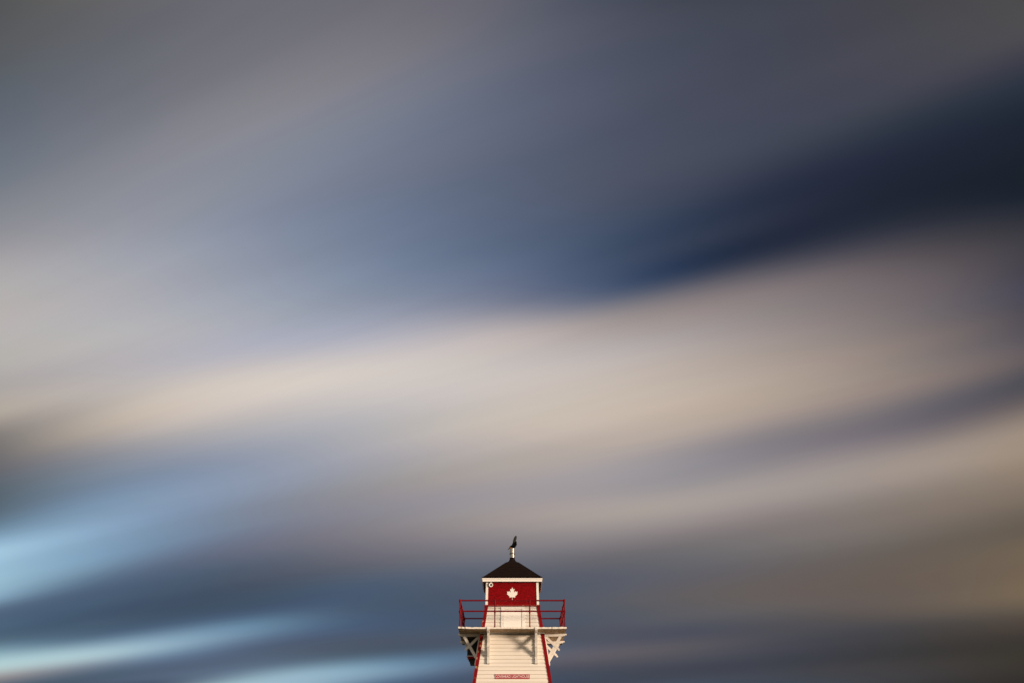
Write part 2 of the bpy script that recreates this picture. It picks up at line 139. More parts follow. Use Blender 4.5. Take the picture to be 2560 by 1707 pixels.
for g in range(0, len(rowids), 3):
    r3 = tuple(float(k) for k in rowids[g:g + 3])
    dist = wvec('ABSOLUTE', wvec('SUBTRACT', cv.outputs[0], r3))
    a = wvec('MAXIMUM', wvec('SUBTRACT', (2., 2., 2.), dist), (0., 0., 0.))
    b = wvec('MAXIMUM', wvec('SUBTRACT', (1., 1., 1.), dist), (0., 0., 0.))
    a3 = wvec('MULTIPLY', wvec('MULTIPLY', a, a), a)
    b3 = wvec('MULTIPLY', wvec('MULTIPLY', b, b), wvec('MULTIPLY', b, (4., 4., 4.)))
    w = N('ShaderNodeSeparateXYZ'); L(wvec('SUBTRACT', a3, b3), w.inputs[0])
    for j in range(3):
        if r3[j] > NV: continue
        row = min(max(int(r3[j]), 0), NV - 1)
        ramp = N('ShaderNodeValToRGB')
        cr = ramp.color_ramp
        cr.interpolation = 'B_SPLINE'
        cr.elements[0].position = 0.0; cr.elements[1].position = 1.0
        for k in range(1, NU - 1): cr.elements.new(k / (NU - 1))
        for k in range(NU): cr.elements[k].color = sky_colour(row, k)
        L(tu, ramp.inputs[0])
        sc = N('ShaderNodeVectorMath'); sc.operation = 'SCALE'
        L(ramp.outputs[0], sc.inputs[0]); L(w.outputs[j], sc.inputs['Scale'])
        acc = sc.outputs[0] if acc is None else wvec('ADD', acc, sc.outputs[0])
acc = wvec('MULTIPLY', acc, (1 / 6., 1 / 6., 1 / 6.))
deck = wvec('MULTIPLY', acc, acc)            # the table above is stored as square roots
# fine threads drawn along the same wind lines
cs = N('ShaderNodeCombineXYZ'); L(wmath('MULTIPLY', tu, 2.2), cs.inputs[0]); L(wmath('MULTIPLY', tv, 0.75), cs.inputs[1])
ns = N('ShaderNodeTexNoise'); ns.inputs['Scale'].default_value = 1.0; ns.inputs['Detail'].default_value = 3.5; ns.inputs['Roughness'].default_value = 0.6
L(cs.outputs[0], ns.inputs['Vector'])
thr = N('ShaderNodeMapRange'); L(ns.outputs['Fac'], thr.inputs[0])
thr.inputs[1].default_value = 0.2; thr.inputs[2].default_value = 0.8; thr.inputs[3].default_value = 0.965 * 2 ** -0.4; thr.inputs[4].default_value = 1.035 * 2 ** -0.4
# unseen cloud left of frame, gain added as fill for the shaded side
left_fill = N('ShaderNodeMapRange'); left_fill.interpolation_type = 'SMOOTHSTEP'; L(sep.outputs['X'], left_fill.inputs[0])
left_fill.inputs[1].default_value = -0.48; left_fill.inputs[2].default_value = -0.85; left_fill.inputs[3].default_value = 1.0; left_fill.inputs[4].default_value = 2.6
gain = N('ShaderNodeVectorMath'); gain.operation = 'SCALE'
L(deck, gain.inputs[0]); L(wmath('MULTIPLY', thr.outputs[0], left_fill.outputs[0]), gain.inputs['Scale'])
deck = gain.outputs[0]        # brightness for the exposure above
skyt = N('ShaderNodeTexSky')
skyt.sky_type = 'NISHITA'
skyt.sun_disc = False
skyt.sun_elevation = R(SUN_EL)
skyt.sun_rotation = math.atan2(S.x, S.y)
skyt.altitude = 0
skyt.air_density = 1.2
skyt.dust_density = 2.0
clear = N('ShaderNodeVectorMath'); clear.operation = 'SCALE'; L(skyt.outputs[0], clear.inputs[0]); clear.inputs['Scale'].default_value = 0.14
# unseen bright cloud added behind the camera as fill for the wall's shadows
cw = N('ShaderNodeCombineXYZ'); L(wmath('MULTIPLY', u, 1.5), cw.inputs[0]); L(wmath('MULTIPLY', v, 9.0), cw.inputs[1])
nw = N('ShaderNodeTexNoise'); nw.inputs['Scale'].default_value = 1.0; nw.inputs['Detail'].default_value = 3.0
L(cw.outputs[0], nw.inputs['Vector'])
wm = N('ShaderNodeMapRange'); L(nw.outputs['Fac'], wm.inputs[0])
wm.inputs[1].default_value = 0.3; wm.inputs[2].default_value = 0.7; wm.inputs[3].default_value = 0.35; wm.inputs[4].default_value = 1.0
west_fill = N('ShaderNodeMix'); west_fill.data_type = 'RGBA'
L(wm.outputs[0], west_fill.inputs[0]); L(clear.outputs[0], west_fill.inputs[6]); west_fill.inputs[7].default_value = (.62, .54, .47, 1)
# the deck covers the east; overhead and behind the camera it breaks up and clear evening sky and the added fill cloud show
cover = N('ShaderNodeMapRange'); cover.interpolation_type = 'SMOOTHSTEP'
L(sep.outputs['Y'], cover.inputs[0])
cover.inputs[1].default_value = -0.15; cover.inputs[2].default_value = 0.45
allsky = N('ShaderNodeMix'); allsky.data_type = 'RGBA'
L(cover.outputs[0], allsky.inputs[0]); L(west_fill.outputs[2], allsky.inputs[6]); L(deck, allsky.inputs[7])
bg = N('ShaderNodeBackground'); L(allsky.outputs[2], bg.inputs[0]); bg.inputs[1].default_value = 1.0
wo = N('ShaderNodeOutputWorld'); L(bg.outputs[0], wo.inputs[0])

# ------------------------------------------------------------------ helpers
def link(name, bm, material, parent=None, smooth=False):
    me = bpy.data.meshes.new(name)
    bmesh.ops.recalc_face_normals(bm, faces=bm.faces)
    bm.to_mesh(me); bm.free()
    if smooth:
        for p in me.polygons: p.use_smooth = True
    if material: me.materials.append(material)
    o = bpy.data.objects.new(name, me)
    col.objects.link(o)
    if parent: o.parent = parent
    return o
def thing(name, label, cat, loc=(0, 0, 0)):
    o = bpy.data.objects.new(name, None)
    o.empty_display_size = 0.3
    col.objects.link(o)
    o.location = loc
    o["label"] = label; o["category"] = cat
    return o
def copy(o, parent, name=None, rot=None):
    c = o.copy(); col.objects.link(c); c.parent = parent
    if rot is not None: c.rotation_euler = (0, 0, rot)
    for ch in o.children: copy(ch, c)
    return c
def box(bm, x0, x1, y0, y1, z0, z1, bev=0.0):
    r = bmesh.ops.create_cube(bm, size=1)
    for vv in r['verts']:
        vv.co = Vector((x0 + (vv.co.x + .5) * (x1 - x0), y0 + (vv.co.y + .5) * (y1 - y0), z0 + (vv.co.z + .5) * (z1 - z0)))
    if bev:
        es = list({e for vv in r['verts'] for e in vv.link_edges})
        bmesh.ops.bevel(bm, geom=es, offset=bev, segments=1, affect='EDGES')
def hexa(bm, p):                  # p: bottom ring of 4, top ring of 4
    vs = [bm.verts.new(q) for q in p]
    for f in ((0, 1, 2, 3), (4, 5, 6, 7), (0, 1, 5, 4), (1, 2, 6, 5), (2, 3, 7, 6), (3, 0, 4, 7)):
        bm.faces.new([vs[i] for i in f])
def prism(bm, pts, f, t0, t1):    # polygon pts swept from t0 to t1; f(a, b, t) -> xyz
    a = [bm.verts.new(f(p[0], p[1], t0)) for p in pts]
    b = [bm.verts.new(f(p[0], p[1], t1)) for p in pts]
    n = len(pts)
    for i in range(n): bm.faces.new((a[i], a[(i + 1) % n], b[(i + 1) % n], b[i]))
    bm.faces.new(a); bm.faces.new(b[::-1])
def tube(bm, p, q, r, seg=12, r2=None):
    p, q = Vector(p), Vector(q)
    m = (q - p).to_track_quat('Z', 'Y').to_matrix().to_4x4()
    m.translation = (p + q) / 2
    bmesh.ops.create_cone(bm, cap_ends=True, segments=seg, radius1=r, radius2=r if r2 is None else r2, depth=(q - p).length, matrix=m)
def lathe(bm, prof, seg=20, c=(0, 0)):
    rings = []
    for r, z in prof:
        rings.append([bm.verts.new((c[0] + r * math.cos(2 * math.pi * i / seg), c[1] + r * math.sin(2 * math.pi * i / seg), z)) for i in range(seg)])
    for a, b in zip(rings, rings[1:]):
        for i in range(seg): bm.faces.new((a[i], a[(i + 1) % seg], b[(i + 1) % seg], b[i]))
    bm.faces.new(rings[0]); bm.faces.new(rings[-1][::-1])

# ------------------------------------------------------------------ materials
def paint(name, base, dark, rough=0.6, scale=6.0, mix=0.35, bump=0.1, bscale=60.0, peel=None, stretch=(1, 1, 1), spec=0.3, metal=0.0):
    """painted or weathered surface: broad tint variation, fine grain, and optional patches where paint has gone"""
    m = bpy.data.materials.new(name); m.use_nodes = True
    t = m.node_tree; n, l = t.nodes.new, t.links.new
    bs = t.nodes['Principled BSDF']
    bs.inputs['Roughness'].default_value = rough
    bs.inputs['Specular IOR Level'].default_value = spec
    bs.inputs['Metallic'].default_value = metal
    tcn = n('ShaderNodeTexCoord'); mp = n('ShaderNodeMapping'); mp.inputs['Scale'].default_value = stretch
    l(tcn.outputs['Object'], mp.inputs[0])
    n1 = n('ShaderNodeTexNoise'); n1.inputs['Scale'].default_value = scale; n1.inputs['Detail'].default_value = 6; n1.inputs['Roughness'].default_value = .65
    l(mp.outputs[0], n1.inputs['Vector'])
    r1 = n('ShaderNodeMapRange'); r1.inputs[1].default_value = .35; r1.inputs[2].default_value = .75; r1.inputs[3].default_value = 0; r1.inputs[4].default_value = mix
    l(n1.outputs['Fac'], r1.inputs[0])
    mx = n('ShaderNodeMix'); mx.data_type = 'RGBA'
    l(r1.outputs[0], mx.inputs[0]); mx.inputs[6].default_value = base + (1,); mx.inputs[7].default_value = dark + (1,)
    out = mx.outputs[2]
    n2 = n('ShaderNodeTexNoise'); n2.inputs['Scale'].default_value = bscale; n2.inputs['Detail'].default_value = 4
    l(mp.outputs[0], n2.inputs['Vector'])
    hsrc = n2.outputs['Fac']
    if peel:
        colr, amount, pscale = peel
        n3 = n('ShaderNodeTexNoise'); n3.inputs['Scale'].default_value = pscale; n3.inputs['Detail'].default_value = 8; n3.inputs['Roughness'].default_value = .7
        l(tcn.outputs['Object'], n3.inputs['Vector'])
        r3 = n('ShaderNodeMapRange'); r3.inputs[1].default_value = 1 - amount; r3.inputs[2].default_value = 1 - amount + .04
        l(n3.outputs['Fac'], r3.inputs[0])
        m3 = n('ShaderNodeMix'); m3.data_type = 'RGBA'
        l(r3.outputs[0], m3.inputs[0]); l(out, m3.inputs[6]); m3.inputs[7].default_value = colr + (1,)
        out = m3.outputs[2]
    l(out, bs.inputs['Base Color'])
    bp = n('ShaderNodeBump'); bp.inputs['Strength'].default_value = bump; bp.inputs['Distance'].default_value = .01
    l(hsrc, bp.inputs['Height']); l(bp.outputs[0], bs.inputs['Normal'])
    return m
WOOD = (.42, .27, .14)
M_white = paint('white_clapboard_paint', (.80, .76, .70), (.66, .60, .52), .65, 3.0, .45, .12, 70, (.40,) and ((.38, .28, .20), .245, 9.0), (.35, .35, 1.6))
M_trim = paint('white_trim_paint', (.80, .77, .72), (.62, .57, .50), .6, 7.0, .4, .1, 80, ((.35, .27, .20), .30, 14.0))
M_brack = paint('grey_white_bracket_paint', (.72, .69, .65), (.52, .47, .42), .6, 7.0, .5, .1, 80, ((.33, .25, .18), .31, 12.0))
M_groove = paint('brown_board_joint', (.48, .35, .25), (.34, .23, .16), .8, 9.0, .5, .1, 60)
M_clean = paint('clean_white_paint', (.82, .79, .75), (.74, .70, .65), .5, 7.0, .3, .05, 80)
M_deck = paint('weathered_deck_board', (.42, .29, .17), (.20, .13, .08), .8, 5.0, .7, .3, 50, ((.60, .56, .50), .42, 6.0))
M_edge = paint('peeling_deck_edge_paint', (.80, .75, .68), (.66, .58, .48), .7, 9.0, .5, .3, 60, ((.14, .10, .07), .40, 10.0))
M_red = paint('red_trim_paint', (.215, .003, .006), (.12, .002, .004), .65, 5.0, .7, .15, 60, ((.40, .27, .14), .30, 7.0), (1, 1, .5), .1)
M_redworn = paint('worn_red_trim_paint', (.215, .003, .006), (.12, .002, .004), .65, 5.0, .7, .2, 60, (WOOD, .455, 4.5), (1, 1, .5), .1)
M_shingle = paint('red_shingle_paint', (.27, .003, .006), (.06, .002, .003), .85, 18.0, 1.0, .5, 45, None, (1, 1, 1.8), .06)
M_ledge = paint('worn_red_ledge', (.27, .02, .018), (.17, .012, .012), .6, 9.0, .6, .2, 60, ((.45, .26, .15), .42, 9.0), (.4, .4, 1))
M_rail = paint('red_rail_paint', (.17, .0018, .006), (.095, .001, .003), .5, 9.0, .6, .08, 90, None, (1, 1, 1), .12)
M_roof = paint('brown_roof_shingle', (.019, .0095, .008), (.005, .004, .004), .9, 9.0, 1.0, .5, 90, None, (.8, .8, 4.0), .05)
M_flash = paint('dark_roof_collar', (.013, .008, .008), (.008, .006, .006), .9, 12.0, .7, .3, 60, None, (1, 1, 1), .04)
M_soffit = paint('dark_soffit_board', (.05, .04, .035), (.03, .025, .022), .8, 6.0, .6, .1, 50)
M_pipe = paint('galvanised_pipe', (.40, .38, .34), (.24, .23, .21), .33, 10.0, .6, .1, 40, None, (1, 1, .5), .5, .85)
M_black = paint('black_metal', (.02, .02, .02), (.01, .01, .01), .5, 9.0, .5, .05, 60)
M_dark = paint('dark_board_and_shadow_strip', (.018, .016, .016), (.010, .010, .010), .7, 6.0, .6, .1, 50)  # dark boards, and the shadow line painted under the ledger
M_sign = paint('red_sign_paint', (.36, .002, .026), (.31, .002, .02), .6, 6.0, .4, .02, 60, None, (1, 1, 1), .1)
M_letter = paint('white_sign_letter', (.84, .82, .79), (.78, .75, .71), .5, 9.0, .4, .02, 60)
M_lens = paint('camera_glass', (.012, .014, .012), (.008, .008, .008), .1, 4.0, .3, 0.0, 20, None, (1, 1, 1), .6)

# ------------------------------------------------------------------ the lighthouse
B = CZ + .45                       # heights below are given above the eye, B lifts them to the ground
def hw(h): return .98 + (6.73 - h) * .1463           # half width of the battered tower
SLOPE = math.atan(.1463)
lh = thing('lighthouse', 'white clapboard lighthouse with red corner boards, red lantern room and railed gallery', 'lighthouse', (AX, AY, 0))
def side(i):                       # turns front-face coordinates (x along, o outward, z) to side i
    c, s = round(math.cos(i * math.pi / 2)), round(math.sin(i * math.pi / 2))
    def f(x, o, z): return (c * x + s * o, s * x - c * o, z)
    return f

# tower: lapped boards on four battered faces
bm = bmesh.new()
P = .1287
h_lo, h_hi = -B, 6.735
h = 5.65 - P * math.ceil((5.65 - h_lo) / P)
while h < h_hi:
    a, b = max(h, h_lo), min(h + P, h_hi)
    if b - a > .004:
        for i in range(4):
            f = side(i)
            jit = random.uniform(-.0015, .002)
            oa, ob = hw(a) - .024 + .016 + jit, hw(b) - .024
            wa, wb = hw(a) - .03, hw(b) - .03
            J = .0075 if a > h_lo else 0        # open joint under each board, coloured browner than the boards
            q = [bm.verts.new(f(-wa, oa, a + J + B)), bm.verts.new(f(wa, oa, a + J + B)), bm.verts.new(f(wb, ob, b + B)), bm.verts.new(f(-wb, ob, b + B))]
            bm.faces.new(q)
            oi = hw(a) - .026
            q2 = [bm.verts.new(f(-wa, oi, a + J + B)), bm.verts.new(f(wa, oi, a + J + B))]
            bm.faces.new((q[1], q[0], q2[0], q2[1])).material_index = 1
            q3 = [bm.verts.new(f(-wa, oi, a + B)), bm.verts.new(f(wa, oi, a + B))]
            bm.faces.new((q2[0], q2[1], q3[1], q3[0])).material_index = 1
    h += P
tower = link('tower', bm, M_white, lh)
tower.data.materials.append(M_groove)
# red corner boards, mitred round each corner
def corner(i, mat):
    bm = bmesh.new()
    W_ = .118; T = .026
    lo, hi = h_lo, 6.734
    n = 14
    for leg in (0, 1):
        f = side(i)
        for (ha, hb) in [(lo + (hi - lo) * k / n, lo + (hi - lo) * (k + 1) / n) for k in range(n)]:
            ring = []
            for hh in (ha, hb):
                w = hw(hh)
                t = (hh - lo) / (hi - lo)
                if leg == 0: pts = [(w - W_, w - T), (w, w - T), (w, w), (w - W_, w)]
                else: pts = [(w - T, w - W_), (w, w - W_), (w, w - T - .0005), (w - T, w - T - .0005)]
                ring += [f(p[0], p[1], hh + B) for p in pts]
            hexa(bm, ring)
    bmesh.ops.remove_doubles(bm, verts=bm.verts, dist=.0001)
    return link('corner_board', bm, mat, lh)
for i in range(4):                 # i = 0 front right, 1 back right, 2 back left, 3 front left
    c = corner(i, M_redworn if i == 3 else M_red)
    if i == 3: c["label"] = "red corner board worn to bare wood along its lower edge"

# gallery door on the front face above the deck
def onwall(x, off, h): return (x, -(hw(h) + off), h + B)
bm = bmesh.new()
def wallslab(bm, x0, x1, h0, h1, o0, o1):
    hexa(bm, [onwall(x0, o0, h0), onwall(x1, o0, h0), onwall(x1, o1, h0), onwall(x0, o1, h0),
              onwall(x0, o0, h1), onwall(x1, o0, h1), onwall(x1, o1, h1), onwall(x0, o1, h1)])
DX, DT = .02, 6.632
wallslab(bm, DX - .315, DX + .315, 5.872, DT, -.03, -.004)
door = link('door', bm, M_clean, lh)
bm = bmesh.new()
wallslab(bm, DX - .42, DX - .321, 5.872, 6.715, -.03, .012)
wallslab(bm, DX + .322, DX + .42, 5.872, 6.715, -.03, .012)
wallslab(bm, DX - .3205, DX + .3215, DT + .008, 6.715, -.03, .0115)
link('door_frame', bm, M_clean, door)
bm = bmesh.new()
wallslab(bm, DX - .33, DX + .33, 5.872, DT + .02, -.045, -.0305)
link('door_gap', bm, M_dark, door)

# lantern room
bm = bmesh.new()
LB, LT = 6.795, 7.66
def lw(h): return .948 - (h - 6.79) * .019
nrow = 10
for i in range(4):
    f = side(i)
    for k in range(nrow):          # shingle courses, each butt a little proud of the one below
        a, b = LB + (LT - LB) * k / nrow, LB + (LT - LB) * (k + 1) / nrow
        oa, ob = lw(a) - .014 + .004, lw(b) - .014
        wa, wb = lw(a) - .014, lw(b) - .014
        q = [bm.verts.new(f(-wa, oa, a + B)), bm.verts.new(f(wa, oa, a + B)), bm.verts.new(f(wb, ob, b + B)), bm.verts.new(f(-wb, ob, b + B))]
        bm.faces.new(q)
        q2 = [bm.verts.new(f(-wa, lw(a) - .016, a + B)), bm.verts.new(f(wa, lw(a) - .016, a + B))]
        bm.faces.new((q[1], q[0], q2[0], q2[1]))
lantern = link('lantern_room', bm, M_shingle, lh)
for i in range(4):
    bm = bmesh.new(); f = side(i)
    W_, T = .083, .03
    for leg in (0, 1):
        ring = []
        for hh in (LB + .002, 7.612):
            w = lw(hh) + .010
            if leg == 0: pts = [(w - W_, w - T), (w, w - T), (w, w), (w - W_, w)]
            else: pts = [(w - T, w - W_), (w, w - W_), (w, w - T - .0005), (w - T, w - T - .0005)]
            ring += [f(p[0], p[1], hh + B) for p in pts]
        hexa(bm, ring)
    link('corner_board', bm, M_clean, lantern)
bm = bmesh.new()
box(bm, -1.0, 1.0, -1.0, 1.0, 6.742 + B, 6.793 + B, .006)
link('ledge', bm, M_ledge, lantern)
bm = bmesh.new()
half = [(0, -2000), (332, -1348), (423, -1321), (750, -1510), (546, -458), (657, -401), (1080, -855), (1185, -608), (1258, -570), (1800, -685),
        (1614, -113), (1648, -34), (1860, 65), (919, 827), (899, 900), (1015, 1220), (140, 1085), (66, 1130), (76, 2030)]
leaf = half + [(-x, y) for x, y in half[::-1] if x != 0]
k = .394 / 3720
hc = 7.424 - 2000 * k * 1.09
prism(bm, [(x * k, -y * k * 1.09) for x, y in leaf], lambda a, b, t: (a, -(lw(hc + b) + t), b + hc + B), -.012, .004)
link('maple_leaf', bm, M_clean, lantern)["label"] = "white maple leaf fixed to the red wall"

# roof: hipped shingle roof that curls up to a round collar
bm = bmesh.new()
prof = [(1.092, 7.722)]
n = 9
for k in range(1, n + 1):
    t = k / n
    prof.append((1.092 + (.215 - 1.092) * t, 7.722 + (8.475 - 7.722) * t))
for i in range(4):
    f = side(i)
    for (a, ha), (b, hb) in zip(prof, prof[1:]):
        o = .010
        A_ = [f(-a, a + o * .6, ha + o + B), f(a, a + o * .6, ha + o + B), f(b, b, hb + B), f(-b, b, hb + B)]
        q = [bm.verts.new(p) for p in A_]
        bm.faces.new(q)
        q2 = [bm.verts.new(f(-a, a, ha + B)), bm.verts.new(f(a, a, ha + B))]
        bm.faces.new((q[1], q[0], q2[0], q2[1]))
roof = link('roof', bm, M_roof, lh)
for i in range(4):                 # ridge shingles along each hip
    bm = bmesh.new(); f = side(i)
    for k in range(12):
        t0, t1 = k / 12, (k + 1) / 12
        a, ha = 1.092 + (.215 - 1.092) * t0, 7.722 + .753 * t0
        b, hb = 1.092 + (.215 - 1.092) * t1, 7.722 + .753 * t1
        u0, u1 = .012, .004
        g = .10
        def hp(w, hh, up, dx): return f(w - dx, w + .004, hh + up + B)
        top0, top1 = f(a, a, ha + u0 + .006 + B), f(b, b, hb + u1 + .006 + B)
        l0, l1 = f(a - g, a + .001, ha + u0 - .004 + B), f(b - g, b + .001, hb + u1 - .004 + B)
        r0, r1 = f(a + .001, a - g, ha + u0 - .004 + B), f(b + .001, b - g, hb + u1 - .004 + B)
        vs = [bm.verts.new(p) for p in (top0, top1, l0, l1, r0, r1)]
        bm.faces.new((vs[0], vs[1], vs[3], vs[2])); bm.faces.new((vs[1], vs[0], vs[4], vs[5]))
        low = [bm.verts.new(p) for p in (f(a, a, ha + B), f(a - g, a, ha - .002 + B), f(a, a - g, ha - .002 + B))]
        bm.faces.new((vs[0], vs[2], low[1], low[0])); bm.faces.new((vs[4], vs[0], low[0], low[2]))
    link('hip_cap', bm, M_roof, roof)
bm = bmesh.new()                   # collar: square skirt easing into a round neck
seg = 48; rings = []
for h_, r_, sq in [(8.458, .228, 1), (8.490, .194, .9), (8.520, .162, .75), (8.550, .138, .55), (8.582, .119, .35), (8.622, .103, .15), (8.655, .093, .03), (8.688, .0905, 0)]:
    ring = []
    for s_ in range(seg):
        an = 2 * math.pi * s_ / seg
        cx, sy = math.cos(an), math.sin(an)
        m = max(abs(cx), abs(sy))
        rr = r_ * ((1 - sq) + sq / m)
        ring.append(bm.verts.new((rr * cx, rr * sy, h_ + B)))
    rings.append(ring)
for a, b in zip(rings, rings[1:]):
    for i in range(seg): bm.faces.new((a[i], a[(i + 1) % seg], b[(i + 1) % seg], b[i]))
bm.faces.new(rings[-1])
link('roof_collar', bm, M_flash, roof, True)
bm = bmesh.new()
for i in range(4):
    f = side(i)
    def fb(o0, o1, z0, z1):
        hexa(bm, [f(-o0, o0, z0), f(o0, o0, z0), f(o1, o1, z0), f(-o1, o1, z0), f(-o0, o0, z1), f(o0, o0, z1), f(o1, o1, z1), f(-o1, o1, z1)])
    fb(1.046, 1.068, 7.600 + B, 7.676 + B)
    fb(1.046, 1.084, 7.678 + B, 7.722 + B)
link('fascia', bm, M_clean, roof)
bm = bmesh.new()
for i in range(4):
    f = side(i)
    hexa(bm, [f(-.93, .93, 7.622 + B), f(.93, .93, 7.622 + B), f(1.045, 1.045, 7.622 + B), f(-1.045, 1.045, 7.622 + B),
              f(-.93, .93, 7.64 + B), f(.93, .93, 7.64 + B), f(1.045, 1.045, 7.64 + B), f(-1.045, 1.045, 7.64 + B)])
link('soffit', bm, M_soffit, roof)
bm = bmesh.new()
lathe(bm, [(.087, 8.60 + B), (.087, 9.03 + B), (.089, 9.036 + B), (.083, 9.038 + B), (.081, 8.99 + B)], 72)
pipe = link('vent_pipe', bm, M_pipe, lh)
bm = bmesh.new()
lathe(bm, [(.0875, 8.820 + B), (.101, 8.823 + B), (.101, 8.850 + B), (.0875, 8.853 + B)], 32)
link('clamp_ring', bm, M_black, pipe)

# gallery deck: weathered boards laid side to side, butt-jointed, the left end lifting
bm = bmesh.new()
DH = 1.885
y = -DH; pl = 0
def lift(x_): return .030 * max(0, (-x_ - 1.45) / .435) ** 1.5 + .010 * max(0, (x_ - 1.5) / .385)
while y < DH - .01:
    y1 = min(y + .188, DH)
    if DH - y1 < .06: y1 = DH
    joints = [-DH + random.uniform(-.006, .008)] + ([-1.63, 1.37] if pl % 2 == 0 else [-1.36, 1.62]) + [DH + random.uniform(-.008, .006)]
    for xa, xb in zip(joints, joints[1:]):
        xa += .013; xb -= .013
        n_ = max(2, int((xb - xa) / .055)); rows_ = []
        dz = random.uniform(-.004, .004)
        for s_ in range(n_ + 1):
            xx = xa + (xb - xa) * s_ / n_
            li = lift(xx) if pl < 3 else .3 * lift(xx)
            g = random.uniform(.003, .006); j1, j2, j3 = (random.uniform(-.007, .006) for _ in range(3))
            zb = 5.81 + li * .6 + random.uniform(-.001, .002); zt = 5.866 + li + dz
            rows_.append([bm.verts.new((xx, y + g + (random.uniform(-.004, .004) if pl == 0 else 0), zb + B)), bm.verts.new((xx, y + g + (random.uniform(-.005, .005) if pl == 0 else 0), zt + j1 + B)),
                          bm.verts.new((xx, (y + y1) / 2, zt + j2 * .5 + B)), bm.verts.new((xx, y1 - g, zt + j3 * .5 + B)), bm.verts.new((xx, y1 - g, zb + B))])
        for a, b in zip(rows_, rows_[1:]):
            for q in range(5): bm.faces.new((a[q], a[(q + 1) % 5], b[(q + 1) % 5], b[q]))
        bm.faces.new(rows_[0]); bm.faces.new(rows_[-1][::-1])
    y = y1; pl += 1
deckobj = link('gallery_deck', bm, M_deck, lh)
deckobj.data.materials.append(M_edge)
for p in deckobj.data.polygons:
    n_ = p.normal
    if n_.z > .5 or (n_.y < -.5 and p.center.y < -DH + .03): p.material_index = 1
# ledger under the deck where it meets the tower, and a dark strip coloured as the shadow line below it
bm = bmesh.new()
for i in range(4):
    f = side(i); o0 = hw(5.80) - .03; o1 = hw(5.77) + .022
    hexa(bm, [f(-o0, o0, 5.773 + B), f(o0, o0, 5.773 + B), f(o1, o1, 5.773 + B), f(-o1, o1, 5.773 + B), f(-o0, o0, 5.807 + B), f(o0, o0, 5.807 + B), f(o1, o1, 5.807 + B), f(-o1, o1, 5.807 + B)])
ledger = link('ledger_board', bm, M_trim, lh)
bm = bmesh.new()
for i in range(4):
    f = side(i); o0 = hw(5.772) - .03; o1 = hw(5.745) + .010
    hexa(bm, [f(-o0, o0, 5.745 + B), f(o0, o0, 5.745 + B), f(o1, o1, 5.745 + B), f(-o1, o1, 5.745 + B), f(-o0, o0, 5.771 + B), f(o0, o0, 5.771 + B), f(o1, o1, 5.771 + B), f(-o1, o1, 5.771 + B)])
link('shadow_strip', bm, M_dark, ledger)

# brackets: carved beam, wall post, long brace and crossing brace
def bracket_parts(parent, i, x):
    f = side(i)
    def g(a, b, t): return f(x + t, a, b + B)
    bm = bmesh.new()
    prism(bm, [(hw(5.80) + .02, 5.805), (1.895, 5.805), (1.925, 5.790), (1.925, 5.765), (1.900, 5.752), (1.870, 5.757), (1.862, 5.735), (1.835, 5.728), (1.805, 5.737), (1.795, 5.716), (1.770, 5.712), (hw(5.72) + .02, 5.712)], g, -.046, .046)
    br = link('bracket', bm, M_brack, parent)
    bm = bmesh.new()
    prism(bm, [(hw(4.71) + .001, 4.71), (hw(4.71) + .052, 4.735), (hw(5.71) + .052, 5.711), (hw(5.71) + .001, 5.711)], g, -.0445, .0445)
    link('wall_post', bm, M_brack, br)
    def strip(p, q, w, t0, t1, tip):
        dx, dz = q[0] - p[0], q[1] - p[1]; L_ = math.hypot(dx, dz); ux, uz = dx / L_, dz / L_; nx, nz = -uz, ux
        pts = [(p[0] + nx * w / 2, p[1] + nz * w / 2), (p[0] - nx * w / 2, p[1] - nz * w / 2)]
        if tip:
            for (al, wd) in ((L_ - .10, -1), (L_ - .085, -.62), (L_ - .055, -.62), (L_ - .04, -.95), (L_ - .012, -.7), (L_, -.2), (L_, .3), (L_ - .02, .75), (L_ - .05, .55), (L_ - .07, 1.0)):
                pts.append((p[0] + ux * al + nx * w / 2 * wd, p[1] + uz * al + nz * w / 2 * wd))
        else:
            pts += [(q[0] - nx * w / 2, q[1] - nz * w / 2), (q[0] + nx * w / 2, q[1] + nz * w / 2)]
        b_ = bmesh.new()
        prism(b_, pts, g, t0, t1)
        return b_
    link('long_brace', strip((1.272, 4.985), (1.70, 5.711), .098, -.036, .036, False), M_brack, br)
    link('cross_brace', strip((1.200, 5.690), (1.665, 5.235), .082, -.043, .028, True), M_brack, br)
    return br
for i in range(4):
    for sx in (-.83, .83):
        b_ = bracket_parts(lh, i, sx)
        if i == 0:
            bm = bmesh.new()
            box(bm, sx - .047, sx + .047, -1.914, -1.896, 5.808 + B, 5.872 + B, .004)
            link('end_block', bm, M_clean, b_)

# railing: pipe rails on cast stanchions
RT, RM, RO = 6.787, 6.420, 1.818
bm = bmesh.new()
for i in range(4):
    f = side(i)
    for hh in (RT, RM):
        tube(bm, f(-RO, RO, hh + B), f(RO, RO, hh + B), .0265, 12)
railing = link('railing', bm, M_rail, lh)
def post(px, py, corner_):
    bm = bmesh.new()
    p = [(.040, 5.872), (.040, 5.885), (.022, 5.895), (.019, 6.28), (.026, 6.345), (.044, 6.395), (.044, 6.440), (.024, 6.456), (.019, 6.60), (.026, 6.69), (.045, 6.760), (.045, 6.805), (.032, 6.826), (.010, 6.838)]
    if not corner_: p = [(r if r < .03 or z < 5.9 else r * .80, z - (.012 if z > 6.8 else 0)) for r, z in p]
    lathe(bm, [(r, z + B) for r, z in p], 14, (px, py))
    link('railing_post', bm, M_rail, railing, True)
for i in range(4):
    f = side(i)
    for kx in (-RO, -RO / 3, RO / 3):
        p = f(kx, RO, 0)
        post(p[0], p[1], kx == -RO)

